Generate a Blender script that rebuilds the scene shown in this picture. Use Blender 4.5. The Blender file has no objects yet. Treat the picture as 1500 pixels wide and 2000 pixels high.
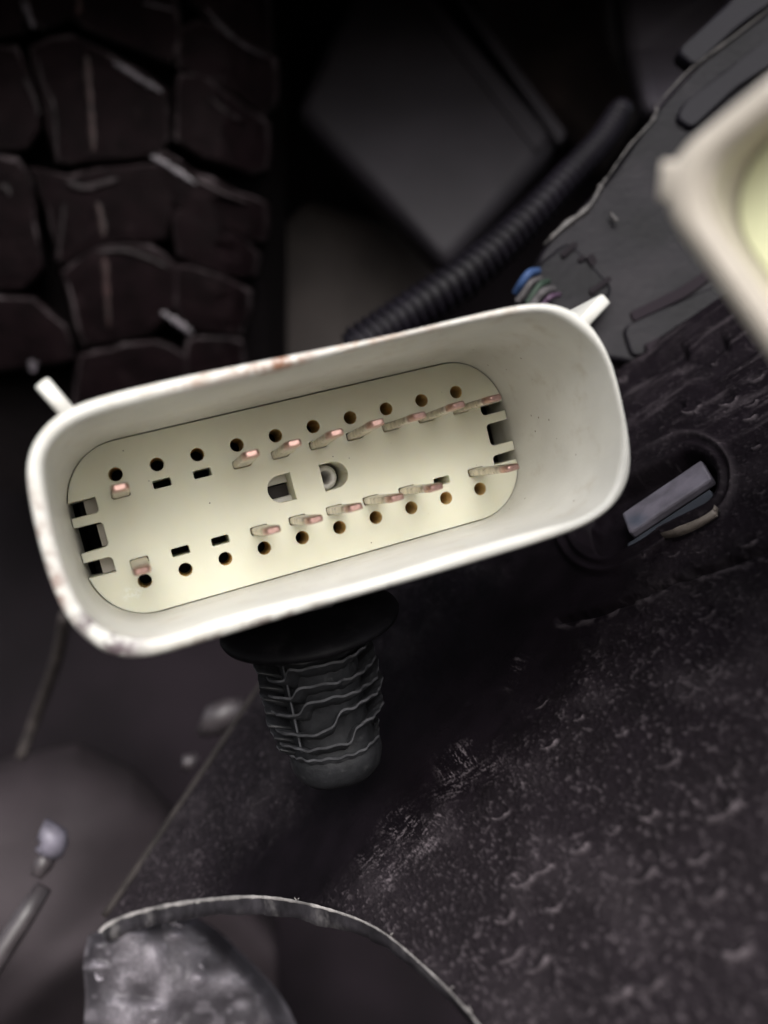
import bpy, bmesh, math, random
import numpy as np
from mathutils import Vector, Matrix
R_ = math.radians
S = bpy.context.scene
COL = S.collection
rng = np.random.default_rng(7)
random.seed(7)
FPX = 1650.0          # focal length in pixels of the 1500 x 2000 photograph (1 unit = 1 cm)

# ---------------------------------------------------------------- camera
cam = bpy.data.cameras.new("camera")
camo = bpy.data.objects.new("camera", cam); COL.objects.link(camo)
cam.sensor_fit = 'VERTICAL'; cam.sensor_height = 36.0; cam.lens = FPX/2000*36
camo.rotation_euler = (R_(90), 0, 0)
cam.clip_start = 0.1; cam.clip_end = 500
cam.dof.use_dof = True; cam.dof.focus_distance = 8.75; cam.dof.aperture_fstop = 0.165
S.camera = camo

# ---------------------------------------------------------------- daylight (soft, overcast) and exposure
SUN_EL, SUN_AZ = R_(38), R_(177)      # azimuth measured like the sky texture, from +Y clockwise
w = bpy.data.worlds.new("World"); S.world = w; w.use_nodes = True
nt = w.node_tree; nt.nodes.clear()
sky = nt.nodes.new('ShaderNodeTexSky'); sky.sky_type = 'NISHITA'; sky.sun_disc = False
sky.sun_elevation = SUN_EL; sky.sun_rotation = SUN_AZ
sky.air_density = 1.0; sky.dust_density = 4.0; sky.ozone_density = 1.0
hs = nt.nodes.new('ShaderNodeHueSaturation'); hs.inputs['Saturation'].default_value = 0.32
bg = nt.nodes.new('ShaderNodeBackground'); bg.inputs['Strength'].default_value = 0.15
wo = nt.nodes.new('ShaderNodeOutputWorld')
nt.links.new(sky.outputs[0], hs.inputs['Color']); nt.links.new(hs.outputs[0], bg.inputs['Color']); nt.links.new(bg.outputs[0], wo.inputs[0])
sl = bpy.data.lights.new("sun", 'SUN'); sl.energy = 1.9; sl.angle = R_(45); sl.color = (1.0, 0.985, 0.965)
so = bpy.data.objects.new("sun", sl); COL.objects.link(so)
sdir = Vector((math.sin(SUN_AZ)*math.cos(SUN_EL), math.cos(SUN_AZ)*math.cos(SUN_EL), math.sin(SUN_EL)))
so.rotation_euler = (-sdir).to_track_quat('-Z', 'Y').to_euler()
S.view_settings.view_transform = 'Standard'; S.view_settings.look = 'None'
S.view_settings.exposure = 0.47; S.view_settings.gamma = 1.0

# ---------------------------------------------------------------- helpers
def P(u, v, Z):
    return np.array(((u-750)/FPX*Z, Z, -(v-1000)/FPX*Z))
def Pa(u, v, Z):
    u = np.asarray(u, float); v = np.asarray(v, float); Z = np.asarray(Z, float)*np.ones_like(u)
    return np.stack(((u-750)/FPX*Z, Z, -(v-1000)/FPX*Z), -1)

def thing(name, label, cat, loc=(0, 0, 0), group=None, mat4=None):
    o = bpy.data.objects.new(name, None); COL.objects.link(o)
    o.empty_display_size = 0.3
    if mat4 is not None: o.matrix_world = mat4
    else: o.location = Vector([float(x) for x in loc])
    o['label'] = label; o['category'] = cat
    if group: o['group'] = group
    return o
def tag(o, label, cat, group=None):
    o['label'] = label; o['category'] = cat
    if group: o['group'] = group
    return o
def mesh(name, V, F, mats, smooth=True, fm=None, attr=None):
    V = np.asarray(V, float).reshape(-1, 3)
    me = bpy.data.meshes.new(name)
    if isinstance(F, np.ndarray):
        n, k = F.shape
        me.vertices.add(len(V)); me.vertices.foreach_set('co', V.ravel())
        me.loops.add(n*k); me.loops.foreach_set('vertex_index', F.ravel().astype(np.int32))
        me.polygons.add(n); me.polygons.foreach_set('loop_start', (np.arange(n)*k).astype(np.int32))
        me.polygons.foreach_set('loop_total', np.full(n, k, np.int32))
        me.update(calc_edges=True)
    else:
        me.from_pydata([tuple(v) for v in V], [], [tuple(f) for f in F]); me.update()
    for m in (mats if isinstance(mats, (list, tuple)) else [mats]): me.materials.append(m)
    if fm is not None: me.polygons.foreach_set('material_index', np.asarray(fm, np.int32))
    me.polygons.foreach_set('use_smooth', np.full(len(me.polygons), smooth))
    if attr is not None:
        a = me.attributes.new('dust', 'FLOAT', 'POINT'); a.data.foreach_set('value', np.asarray(attr, np.float32).ravel())
    return me
def link(name, me, parent=None, origin=None):
    """link mesh; world-space vertices are moved so the object's origin is its parent's (or the given origin)"""
    o = bpy.data.objects.new(name, me); COL.objects.link(o)
    if parent is not None:
        o.parent = parent
    return o
def wobj(name, V, F, mats, parent=None, smooth=True, fm=None, attr=None, loc=None):
    """vertices in world space; parent an unrotated Empty (or a mesh under one)"""
    V = np.asarray(V, float).reshape(-1, 3)
    if parent is not None:
        r = parent
        while r.parent: r = r.parent
        V = V - np.array(r.location)
        o = link(name, mesh(name, V, F, mats, smooth, fm, attr), parent)
    else:
        c = V.mean(0) if loc is None else np.asarray(loc)
        o = link(name, mesh(name, V-c, F, mats, smooth, fm, attr)); o.location = Vector(c)
    return o
def structure(o):
    o['kind'] = 'structure'; return o

def loft(loops, closed=True, cap0=False, cap1=False):
    """loops: list of (n,3) arrays -> V, F (quads + cap ngons)"""
    n = len(loops[0]); V = np.concatenate(loops); F = []
    m = n if closed else n-1
    for k in range(len(loops)-1):
        for i in range(m):
            j = (i+1) % n
            F.append((k*n+i, k*n+j, (k+1)*n+j, (k+1)*n+i))
    if cap0: F.append(tuple(range(n-1, -1, -1)))
    if cap1: F.append(tuple((len(loops)-1)*n+i for i in range(n)))
    return V, F
def box_vf(c, sx, sy, sz, bev=0.0, axes=None):
    """bevelled box; axes: 3 orthonormal vectors"""
    bm = bmesh.new(); bmesh.ops.create_cube(bm, size=1.0)
    for v in bm.verts: v.co = Vector((v.co.x*sx, v.co.y*sy, v.co.z*sz))
    if bev > 0: bmesh.ops.bevel(bm, geom=bm.edges[:], offset=bev, segments=2, affect='EDGES', profile=0.5)
    V = np.array([v.co[:] for v in bm.verts]); bm.verts.index_update()
    F = [tuple(v.index for v in f.verts) for f in bm.faces]; bm.free()
    if axes is not None: V = V @ np.array(axes)
    return V + np.asarray(c), F
def joinvf(parts):
    V = []; F = []; n = 0
    for v, f in parts:
        V.append(np.asarray(v)); F += [tuple(i+n for i in q) for q in f]; n += len(v)
    return np.concatenate(V), F
def tube(pts, r, k=12, caps=True):
    pts = np.asarray(pts, float); n = len(pts); r = np.ones(n)*r
    T = np.gradient(pts, axis=0); T /= np.linalg.norm(T, axis=1)[:, None]
    up = np.array((0.13, 0.3, 0.94)); loops = []
    for i in range(n):
        a = np.cross(T[i], up); a /= np.linalg.norm(a); b = np.cross(T[i], a)
        ph = np.linspace(0, 2*np.pi, k, endpoint=False)
        loops.append(pts[i] + r[i]*(np.cos(ph)[:, None]*a + np.sin(ph)[:, None]*b))
    return loft(loops, True, caps, caps)
def spline(pts, n):
    """Catmull-Rom through points"""
    p = np.asarray(pts, float); p = np.vstack((2*p[0]-p[1], p, 2*p[-1]-p[-2])); m = len(p)-3
    o = []
    for t in np.linspace(0, m-1e-6, n):
        i = int(t); s = t-i; a, b, c, d = p[i:i+4]
        o.append(0.5*((2*b)+(c-a)*s+(2*a-5*b+4*c-d)*s*s+(3*b-a-3*c+d)*s**3))
    return np.array(o)
def resample(pts, n, smooth=2):
    """closed 2D outline -> n points by arc length, starting at the rightmost point, smoothed"""
    p = np.asarray(pts, float); N = 1200
    q = np.vstack((p, p[:1])); d = np.r_[0, np.cumsum(np.linalg.norm(np.diff(q, axis=0), axis=1))]
    s = np.linspace(0, d[-1], N, endpoint=False)
    r = np.c_[np.interp(s, d, q[:, 0]), np.interp(s, d, q[:, 1])]
    k = int(smooth*N/100); kern = np.hanning(2*k+3)[1:-1]; kern /= kern.sum()
    f = [np.convolve(np.r_[r[-len(kern):, i], r[:, i], r[:len(kern), i]], kern, 'same')[len(kern):-len(kern)] for i in (0, 1)]
    r = np.stack(f, -1)
    area = 0.5*np.sum(r[:, 0]*np.roll(r[:, 1], -1)-np.roll(r[:, 0], -1)*r[:, 1])
    if area < 0: r = r[::-1]
    c = r.mean(0); ang = np.arctan2(r[:, 1]-c[1], r[:, 0]-c[0]); r = np.roll(r, -int(np.argmin(abs(ang))), axis=0)
    q = np.vstack((r, r[:1])); d = np.r_[0, np.cumsum(np.linalg.norm(np.diff(q, axis=0), axis=1))]
    s = np.linspace(0, d[-1], n, endpoint=False)
    return np.c_[np.interp(s, d, q[:, 0]), np.interp(s, d, q[:, 1])]
def rrect(w, h, r, n=10, cx=0, cy=0):
    o = []
    for sx, sy, a0 in ((1, 1, 0), (-1, 1, 90), (-1, -1, 180), (1, -1, 270)):
        for i in range(n+1):
            a = R_(a0+90*i/n); o.append((cx+sx*(w-r)+r*math.cos(a), cy+sy*(h-r)+r*math.sin(a)))
    return o
def vnoise(u, v, scale, seed=0, octaves=1):
    """value noise on arrays, cell size `scale` (same unit as u, v)"""
    out = np.zeros_like(u, float); amp = 1; tot = 0
    for o in range(octaves):
        g = np.random.default_rng(seed*31+o).random((257, 257))
        x = u/scale+1000; y = v/scale+1000
        xi = np.floor(x).astype(int); yi = np.floor(y).astype(int); fx = x-xi; fy = y-yi
        fx = fx*fx*(3-2*fx); fy = fy*fy*(3-2*fy); a = xi % 256; b = yi % 256
        out += amp*((g[a, b]*(1-fx)+g[a+1, b]*fx)*(1-fy)+(g[a, b+1]*(1-fx)+g[a+1, b+1]*fx)*fy)
        tot += amp; amp *= 0.5; scale = scale*0.5
    return out/tot
def sstep(a, b, x):
    t = np.clip((x-a)/(b-a), 0, 1); return t*t*(3-2*t)
def segdist(u, v, pts):
    d = np.full(u.shape, 1e9)
    for (x0, y0), (x1, y1) in zip(pts[:-1], pts[1:]):
        dx, dy = x1-x0, y1-y0
        t = np.clip(((u-x0)*dx+(v-y0)*dy)/(dx*dx+dy*dy), 0, 1)
        d = np.minimum(d, np.hypot(u-x0-t*dx, v-y0-t*dy))
    return d

# ---------------------------------------------------------------- materials
def material(name, base, rough=0.5, metal=0.0, spec=0.5, var=0.15, vscale=3.0, bump=0.0, bscale=40.0,
             dust=None, dust_attr=False, dust_noise=None, stains=(), sss=0.0, specks=None, stretch=None, rvar=0.0):
    m = bpy.data.materials.new(name); m.use_nodes = True
    t = m.node_tree; N = t.nodes; L = t.links; b = N['Principled BSDF']
    b.inputs['Roughness'].default_value = rough; b.inputs['Metallic'].default_value = metal
    b.inputs['Specular IOR Level'].default_value = spec
    if sss: b.inputs['Subsurface Weight'].default_value = sss; b.inputs['Subsurface Radius'].default_value = (0.12, 0.09, 0.05); b.inputs['Subsurface Scale'].default_value = 1.0
    tc = N.new('ShaderNodeTexCoord'); co = tc.outputs['Object']
    if stretch:
        mp = N.new('ShaderNodeMapping'); L.new(co, mp.inputs[0]); mp.inputs['Scale'].default_value = stretch; cs = mp.outputs[0]
    else: cs = co
    def noise(sc, det=3, vec=None, rg=0.55):
        n = N.new('ShaderNodeTexNoise'); n.inputs['Scale'].default_value = sc; n.inputs['Detail'].default_value = det
        n.inputs['Roughness'].default_value = rg
        L.new(vec or cs, n.inputs['Vector']); return n.outputs['Fac']
    def ramp(x, a, c):
        r = N.new('ShaderNodeMapRange'); r.interpolation_type = 'SMOOTHSTEP'
        r.inputs['From Min'].default_value = a; r.inputs['From Max'].default_value = c
        L.new(x, r.inputs['Value']); return r.outputs[0]
    def mix(f, A, B):
        x = N.new('ShaderNodeMix'); x.data_type = 'RGBA'
        L.new(f, x.inputs['Factor']) if not isinstance(f, float) else setattr(x.inputs['Factor'], 'default_value', f)
        for s_, v_ in ((x.inputs['A'], A), (x.inputs['B'], B)):
            if isinstance(v_, tuple): s_.default_value = (*v_, 1)
            else: L.new(v_, s_)
        return x.outputs['Result']
    def mul(a, c):
        x = N.new('ShaderNodeMath'); x.operation = 'MULTIPLY'; x.use_clamp = True; L.new(a, x.inputs[0])
        if isinstance(c, (int, float)): x.inputs[1].default_value = c
        else: L.new(c, x.inputs[1])
        return x.outputs[0]
    lo = tuple(c*(1-var) for c in base); hi = tuple(min(1, c*(1+var)) for c in base)
    col = mix(ramp(noise(vscale, 4), 0.3, 0.7), lo, hi)
    if dust_noise:
        dc, sc, a, c = dust_noise
        col = mix(ramp(noise(sc, 5, None, 0.65), a, c), col, dc)
    if dust_attr:
        at = N.new('ShaderNodeAttribute'); at.attribute_name = 'dust'
        g = ramp(noise(28, 3), 0.25, 0.7)
        ad = N.new('ShaderNodeMath'); ad.operation = 'MULTIPLY_ADD'; L.new(g, ad.inputs[0]); ad.inputs[1].default_value = 0.5; ad.inputs[2].default_value = 0.6
        col = mix(mul(at.outputs['Fac'], ad.outputs[0]), col, dust)
    if specks:
        sc, thr, sc_col = specks
        vo = N.new('ShaderNodeTexVoronoi'); vo.inputs['Scale'].default_value = sc; L.new(co, vo.inputs['Vector'])
        f1 = ramp(vo.outputs['Distance'], thr, thr*0.5)
        sp = N.new('ShaderNodeSeparateColor'); L.new(vo.outputs['Color'], sp.inputs[0])
        col = mix(mul(f1, ramp(sp.outputs[0], 0.72, 0.8)), col, sc_col)
    for (pos, rad, scol, nsc) in stains:
        d = N.new('ShaderNodeVectorMath'); d.operation = 'SUBTRACT'; L.new(co, d.inputs[0]); d.inputs[1].default_value = pos
        d2 = N.new('ShaderNodeVectorMath'); d2.operation = 'DIVIDE'; L.new(d.outputs[0], d2.inputs[0]); d2.inputs[1].default_value = rad
        ln = N.new('ShaderNodeVectorMath'); ln.operation = 'LENGTH'; L.new(d2.outputs[0], ln.inputs[0])
        col = mix(mul(ramp(ln.outputs['Value'], 1.0, 0.3), ramp(noise(nsc, 5, co, 0.7), 0.42, 0.62)), col, scol)
    L.new(col, b.inputs['Base Color'])
    if rvar:
        mr = N.new('ShaderNodeMapRange'); L.new(noise(vscale*4, 4), mr.inputs['Value'])
        mr.inputs['From Min'].default_value = 0.3; mr.inputs['From Max'].default_value = 0.7
        mr.inputs['To Min'].default_value = rough-rvar; mr.inputs['To Max'].default_value = rough+rvar
        L.new(mr.outputs[0], b.inputs['Roughness'])
    if bump:
        bn = N.new('ShaderNodeBump'); bn.inputs['Strength'].default_value = 1.0; bn.inputs['Distance'].default_value = bump
        L.new(noise(bscale, 4), bn.inputs['Height']); L.new(bn.outputs[0], b.inputs['Normal'])
    return m

M_shell = material('cream_shell_plastic', (0.60, 0.59, 0.55), 0.45, var=0.07, vscale=1.4, bump=0.0012, bscale=30, rvar=0.08,
    specks=(8.0, 0.11, (0.22, 0.18, 0.14)), dust_noise=((0.42, 0.37, 0.30), 2.6, 0.50, 0.90),
    stains=(((-0.35, 0.98, 2.0), (0.45, 0.16, 0.24), (0.24, 0.10, 0.05), 4.0),
            ((-0.9, 0.98, 2.02), (0.7, 0.13, 0.14), (0.40, 0.31, 0.26), 4.0),
            ((1.2, 0.98, 2.02), (0.9, 0.12, 0.12), (0.42, 0.35, 0.30), 4.0),
            ((0.35, 1.0, 2.0), (0.45, 0.10, 0.16), (0.42, 0.25, 0.15), 7.0),
            ((-2.18, -0.80, 2.0), (0.48, 0.50, 0.22), (0.11, 0.08, 0.09), 4.0),
            ((-1.0, -1.0, 1.99), (1.1, 0.12, 0.16), (0.17, 0.125, 0.11), 8.0),
            ((0.1, -0.98, 1.98), (0.05, 0.07, 0.10), (0.05, 0.03, 0.05), 1.0),
            ((-2.36, -0.1, 2.0), (0.16, 0.95, 0.14), (0.33, 0.25, 0.22), 7.0),
            ((2.6, 0.1, 1.9), (0.12, 0.8, 0.2), (0.50, 0.38, 0.32), 7.0)))
M_shell2 = material('cream_shell_plastic_clean', (0.45, 0.405, 0.35), 0.4, var=0.06, vscale=1.2, rvar=0.08)
M_plate = material('yellowish_insert_plastic', (0.71, 0.695, 0.56), 0.5, var=0.035, vscale=1.1, bump=0.0008, bscale=50, stretch=(1, 0.35, 1), sss=0.4,
    specks=(6.0, 0.055, (0.12, 0.09, 0.06)), rvar=0.06,
    stains=(((-1.95, -0.62, 0.0), (0.14, 0.10, 0.1), (0.80, 0.80, 0.72), 12.0),))
M_bore = material('amber_bore_glow', (0.74, 0.56, 0.26), 0.5, var=0.05, sss=0.4)  # amber of light scattered inside the holes, painted onto their walls
M_plate2 = material('greenish_insert_plastic', (0.74, 0.76, 0.50), 0.5, var=0.05, vscale=1.0)
M_void = material('dark_brown_interior_plastic', (0.018, 0.011, 0.009), 0.6, bump=0.002, bscale=15)
M_post = material('white_post_plastic', (0.74, 0.72, 0.69), 0.4, var=0.08)
M_pin = material('tarnished_tin_plating', (0.60, 0.545, 0.475), 0.33, metal=0.95, var=0.18, vscale=9, bump=0.002, bscale=30,
    dust_noise=((0.22, 0.16, 0.11), 11.0, 0.55, 0.72))
M_tip = material('worn_copper', (0.52, 0.33, 0.29), 0.3, metal=1.0, var=0.2, vscale=14, bump=0.004, bscale=24,
    dust_noise=((0.16, 0.08, 0.07), 14.0, 0.60, 0.74))
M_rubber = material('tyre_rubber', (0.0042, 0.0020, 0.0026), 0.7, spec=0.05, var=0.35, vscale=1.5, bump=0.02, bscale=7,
    dust_noise=((0.011, 0.0065, 0.0075), 2.0, 0.5, 0.8))
M_rubber_edge = material('dusty_edge_highlight', (0.010, 0.006, 0.007), 0.6, spec=0.2, var=0.5, vscale=1.8,  # bevel highlights painted as paler rubber, with some dust
    dust_noise=((0.07, 0.056, 0.060), 1.3, 0.48, 0.72))
M_rubber_red = material('faded_red_marking', (0.018, 0.0055, 0.0055), 0.7, var=0.5, vscale=4)
M_carcass = material('tyre_groove_rubber', (0.005, 0.0035, 0.004), 0.8, spec=0.1, bump=0.02, bscale=5)
M_scar = material('pale_scuffed_rubber', (0.075, 0.064, 0.075), 0.5, var=0.4, vscale=4)
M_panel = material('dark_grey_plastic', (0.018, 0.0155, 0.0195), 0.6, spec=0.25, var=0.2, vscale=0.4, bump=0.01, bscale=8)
M_panel_b = material('brown_grey_plastic', (0.045, 0.037, 0.035), 0.65, spec=0.2, var=0.35, vscale=0.3)
M_panel_c = material('slate_plastic', (0.0048, 0.0040, 0.0066), 0.5, spec=0.14, var=0.15, vscale=0.5)
M_slate2 = material('grey_flat_cover', (0.06, 0.053, 0.066), 0.65, spec=0.25, var=0.12, vscale=0.5)
M_brown = material('brown_black_recess', (0.05, 0.036, 0.035), 0.7, spec=0.3, var=0.5, vscale=0.5)
M_black = material('black_plastic', (0.0065, 0.0055, 0.0068), 0.6, spec=0.25, var=0.3, vscale=1.0, bump=0.01, bscale=10)
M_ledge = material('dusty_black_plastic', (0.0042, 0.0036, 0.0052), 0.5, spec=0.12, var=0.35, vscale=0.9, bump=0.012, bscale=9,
    dust_noise=((0.012, 0.010, 0.0125), 0.8, 0.45, 0.75))
M_edge = material('scraped_edge', (0.034, 0.029, 0.028), 0.45, var=0.4, vscale=2.0)
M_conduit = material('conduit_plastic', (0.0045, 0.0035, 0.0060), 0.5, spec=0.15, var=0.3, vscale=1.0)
M_dark = material('shadowed_wheel_well', (0.009, 0.0062, 0.0085), 0.8, spec=0.15, var=0.5, vscale=0.12)
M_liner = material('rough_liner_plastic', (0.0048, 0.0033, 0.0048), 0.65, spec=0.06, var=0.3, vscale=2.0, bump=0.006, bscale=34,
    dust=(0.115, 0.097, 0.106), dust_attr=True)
M_linedge = material('cut_liner_edge', (0.032, 0.029, 0.033), 0.35, spec=0.6, var=0.6, vscale=2.0, bump=0.006, bscale=14,
    dust_noise=((0.15, 0.14, 0.14), 2.2, 0.5, 0.78))
M_rimline = material('bright_worn_lip', (0.30, 0.28, 0.27), 0.3, spec=0.6, var=0.5, vscale=2.5, bump=0.008, bscale=20)
M_clip = material('clip_plastic', (0.018, 0.0183, 0.0203), 0.42, spec=0.38, var=0.3, vscale=3.0, bump=0.003, bscale=40, rvar=0.1,
    dust_noise=((0.060, 0.060, 0.062), 9.0, 0.56, 0.78), specks=(11.0, 0.07, (0.25, 0.24, 0.23)))
M_flange = material('dusty_shaded_flange', (0.0065, 0.006, 0.0075), 0.6, spec=0.12, var=0.4, vscale=2.0, dust_noise=((0.022, 0.020, 0.022), 5.0, 0.5, 0.8))  # darker than the clip: shade under the connector put into the colour, plus dust
M_clip_edge = material('clip_rib_highlight', (0.058, 0.058, 0.063), 0.4, spec=0.5, var=0.4, vscale=6.0)  # paler copy of the clip plastic: highlights painted on the rib edges
BARST = (((-0.31, -0.1, -0.24), (0.21, 0.5, 0.21), (0.018, 0.045, 0.075), 1.0), ((-0.40, -0.1, -0.33), (0.12, 0.5, 0.12), (0.05, 0.02, 0.025), 1.0))
M_lilac = material('cloudy_grey_plastic', (0.105, 0.096, 0.118), 0.5, var=0.25, vscale=4.0, bump=0.006, bscale=14,
    stains=BARST)
M_roll = material('dull_rolled_edge', (0.028, 0.023, 0.022), 0.7, spec=0.2, var=0.4)
M_mould = material('matt_moulding', (0.016, 0.012, 0.014), 0.8, spec=0.15, var=0.4, vscale=0.35, dust=(0.060, 0.050, 0.055), dust_attr=True)
M_lilac_side = material('cloudy_grey_side', (0.034, 0.038, 0.048), 0.4, var=0.15, vscale=3.0)
M_flake = material('dry_leaf', (0.10, 0.083, 0.072), 0.6, var=0.35, vscale=7.0, bump=0.01, bscale=20)
M_blue = material('blue_wire_insulation', (0.015, 0.042, 0.12), 0.7, var=0.1)
M_white = material('white_wire_insulation', (0.05, 0.045, 0.047), 0.7, var=0.1)
M_violet = material('violet_wire_insulation', (0.05, 0.025, 0.05), 0.6, var=0.1)
M_green = material('green_wire_insulation', (0.008, 0.022, 0.012), 0.7, var=0.1)
M_tab = material('dusty_bracket_plastic', (0.009, 0.0072, 0.0095), 0.5, spec=0.35, var=0.35, vscale=1.5, bump=0.01, bscale=8,
    dust=(0.24, 0.22, 0.245), dust_attr=True)
M_rod = material('grey_rod', (0.045, 0.038, 0.041), 0.4, var=0.3, vscale=1.5)
M_shiny = material('pale_scraped_metal', (0.13, 0.12, 0.15), 0.5, metal=0.1, var=0.4, vscale=2)

# ================================================================ SETTING
def wall(name, corners, m, thick=0.4, parent=None):
    c = np.array(corners, float); n = np.cross(c[1]-c[0], c[3]-c[0]); n /= np.linalg.norm(n)
    V = np.concatenate((c, c+n*thick)); F = [(0, 1, 2, 3), (7, 6, 5, 4), (0, 4, 5, 1), (1, 5, 6, 2), (2, 6, 7, 3), (3, 7, 4, 0)]
    return wobj(name, V, F, m, parent, smooth=False)
structure(wall('wheel_well_back_wall', [(-26, 31, -26), (26, 31, -26), (26, 31, 26), (-26, 31, 26)][::-1], M_dark))
structure(wall('ceiling_shade', [(-26, 12, 12.5), (26, 14, 15.5), (26, 31, 24), (-26, 31, 24)], M_dark))  # unseen ceiling, added and angled to keep light off the tyre and panels
structure(wall('wheel_well_floor', [(-26, 10, -17), (26, 9, -16), (26, 31, -22), (-26, 31, -22)][::-1], M_dark))

# ================================================================ CONNECTORS
PL = [(2.305, 0.325)]
def plate_outline(side_pts=None):
    """closed outline of the insert plate with the notched ends"""
    def arc(cx, cy, rx, ry, a0, a1, n=14):
        return [(cx+rx*math.cos(R_(a0+(a1-a0)*i/n)), cy+ry*math.sin(R_(a0+(a1-a0)*i/n))) for i in range(n+1)]
    def fil(x, y, r, a0, a1):
        return arc(x, y, r, r, a0, a1, 4)
    o = []
    hx, hy, rx, ry = 2.30, 0.857, 0.56, 0.60
    o += arc(hx-rx, hy-ry, rx, ry, 10, 90)[0:]            # top right corner
    o += arc(-hx+rx, hy-ry, rx, ry, 90, 170)
    # left end, going down
    o += [(-2.287, 0.37), (-2.035, 0.375)] + fil(-2.075, 0.26, 0.04, 0, -90) + [(-2.300, 0.22), (-2.300, 0.127)]
    o += fil(-2.075, 0.085, 0.042, 90, 0) + fil(-2.075, -0.075, 0.042, 0, -90) + [(-2.300, -0.127), (-2.300, -0.22)]
    o += fil(-2.075, -0.26, 0.04, 90, 0) + [(-2.035, -0.375), (-2.287, -0.37)]
    o += arc(-hx+rx, -hy+ry, rx, ry, 190, 270) + arc(hx-rx, -hy+ry, rx, ry, 270, 350)
    o += [(2.287, -0.325), (2.03, -0.325)] + fil(2.07, -0.27, 0.042, 180, 90) + [(2.300, -0.222), (2.300, -0.122)]
    o += fil(2.085, -0.08, 0.042, 270, 180) + fil(2.085, 0.075, 0.042, 180, 90) + [(2.300, 0.122), (2.300, 0.222)]
    o += fil(2.07, 0.26, 0.042, 270, 180) + [(2.03, 0.325), (2.287, 0.325)]
    return o
def curve_plate(name, outline, holes, z0, z1, mats, bev=0.008, holemat=None):
    cu = bpy.data.curves.new(name+'_curve', 'CURVE'); cu.dimensions = '2D'; cu.fill_mode = 'BOTH'
    for ring in [outline]+holes:
        s = cu.splines.new('POLY'); s.points.add(len(ring)-1)
        for p, q in zip(s.points, ring): p.co = (q[0], q[1], 0, 1)
        s.use_cyclic_u = True
    cu.extrude = (z1-z0)/2-bev; cu.bevel_depth = bev; cu.bevel_resolution = 1; cu.offset = -bev
    tmp = bpy.data.objects.new('tmp', cu); COL.objects.link(tmp)
    dg = bpy.context.evaluated_depsgraph_get(); me = bpy.data.meshes.new_from_object(tmp.evaluated_get(dg))
    bpy.data.objects.remove(tmp); bpy.data.curves.remove(cu)
    me.name = name; me.transform(Matrix.Translation((0, 0, (z0+z1)/2)))
    me.materials.clear()
    for m in mats: me.materials.append(m)
    for p in me.polygons:
        p.use_smooth = False; c = p.center
        p.material_index = 1 if abs(p.normal.z) < 0.3 and c.z < -0.012 and any(math.hypot(c.x-x, abs(c.y)-0.535) < 0.075 for x in COLS) else 0
    return me
COLS = [(-4.5+i)*0.4 for i in range(10)]
def circle(cx, cy, r, n=28): return [(cx+r*math.cos(2*math.pi*i/n), cy+r*math.sin(2*math.pi*i/n)) for i in range(n)]
TOPPINS = (0, 3, 4, 5, 6, 7, 8, 9); BOTPINS = (0, 3, 4, 5, 6, 7, 9)
HOLES = []
for i, x in enumerate(COLS):
    HOLES.append(circle(x, 0.535, 0.067)); HOLES.append(circle(x, -0.535, 0.067))
    HOLES.append(rrect(0.088, 0.041, 0.016, 3, x, 0.345)); HOLES.append(rrect(0.088, 0.041, 0.016, 3, x, -0.345))
HOLES.append([(-0.155, 0.14), (-0.28, 0.137)]+[(-0.28+0.14*math.cos(R_(a)), 0.138*math.sin(R_(a))) for a in range(100, 261, 10)]+[(-0.28, -0.138), (-0.155, -0.14)])
HOLES.append([(0.155, -0.14), (0.28, -0.138)]+[(0.28+0.15*math.cos(R_(a)), 0.138*math.sin(R_(a))) for a in range(-80, 81, 10)]+[(0.28, 0.138), (0.155, 0.14)])

INNER = [(-2.21,0.60),(-2.145,0.71),(-2.01,0.82),(-1.80,0.875),(-1.42,0.89),(-0.36,0.905),(0.50,0.94),(0.96,0.94),(1.28,0.945),(1.76,0.93),(2.005,0.90),(2.19,0.78),(2.355,0.595),(2.445,0.40),(2.462,0.085),(2.45,-0.226),(2.39,-0.449),(2.28,-0.659),(2.12,-0.809),(1.88,-0.872),(1.454,-0.865),(0.80,-0.855),(0.02,-0.872),(-1.22,-0.83),(-1.68,-0.85),(-1.926,-0.806),(-2.085,-0.70),(-2.175,-0.565),(-2.237,-0.379),(-2.25,-0.115),(-2.254,0.145),(-2.225,0.39)]
OUTER = [(-2.348,0.624),(-2.308,0.732),(-2.2,0.863),(-2.062,0.964),(-1.925,1.005),(-1.766,1.03),(-1.454,1.045),(-0.978,1.05),(-0.431,1.04),(0.662,1.02),(1.32,1.035),(1.803,1.04),(2.095,1.02),(2.323,0.936),(2.487,0.784),(2.571,0.614),(2.63,0.346),(2.635,-0.029),(2.616,-0.4),(2.572,-0.625),(2.46,-0.786),(2.265,-0.923),(1.959,-0.995),(1.5,-1.012),(0.771,-1.015),(0.123,-1.008),(-0.581,-1.003),(-1.214,-1.004),(-1.701,-1.008),(-1.895,-0.995),(-2.075,-0.946),(-2.227,-0.797),(-2.352,-0.557),(-2.392,-0.285),(-2.398,0.114),(-2.372,0.462)]
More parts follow.
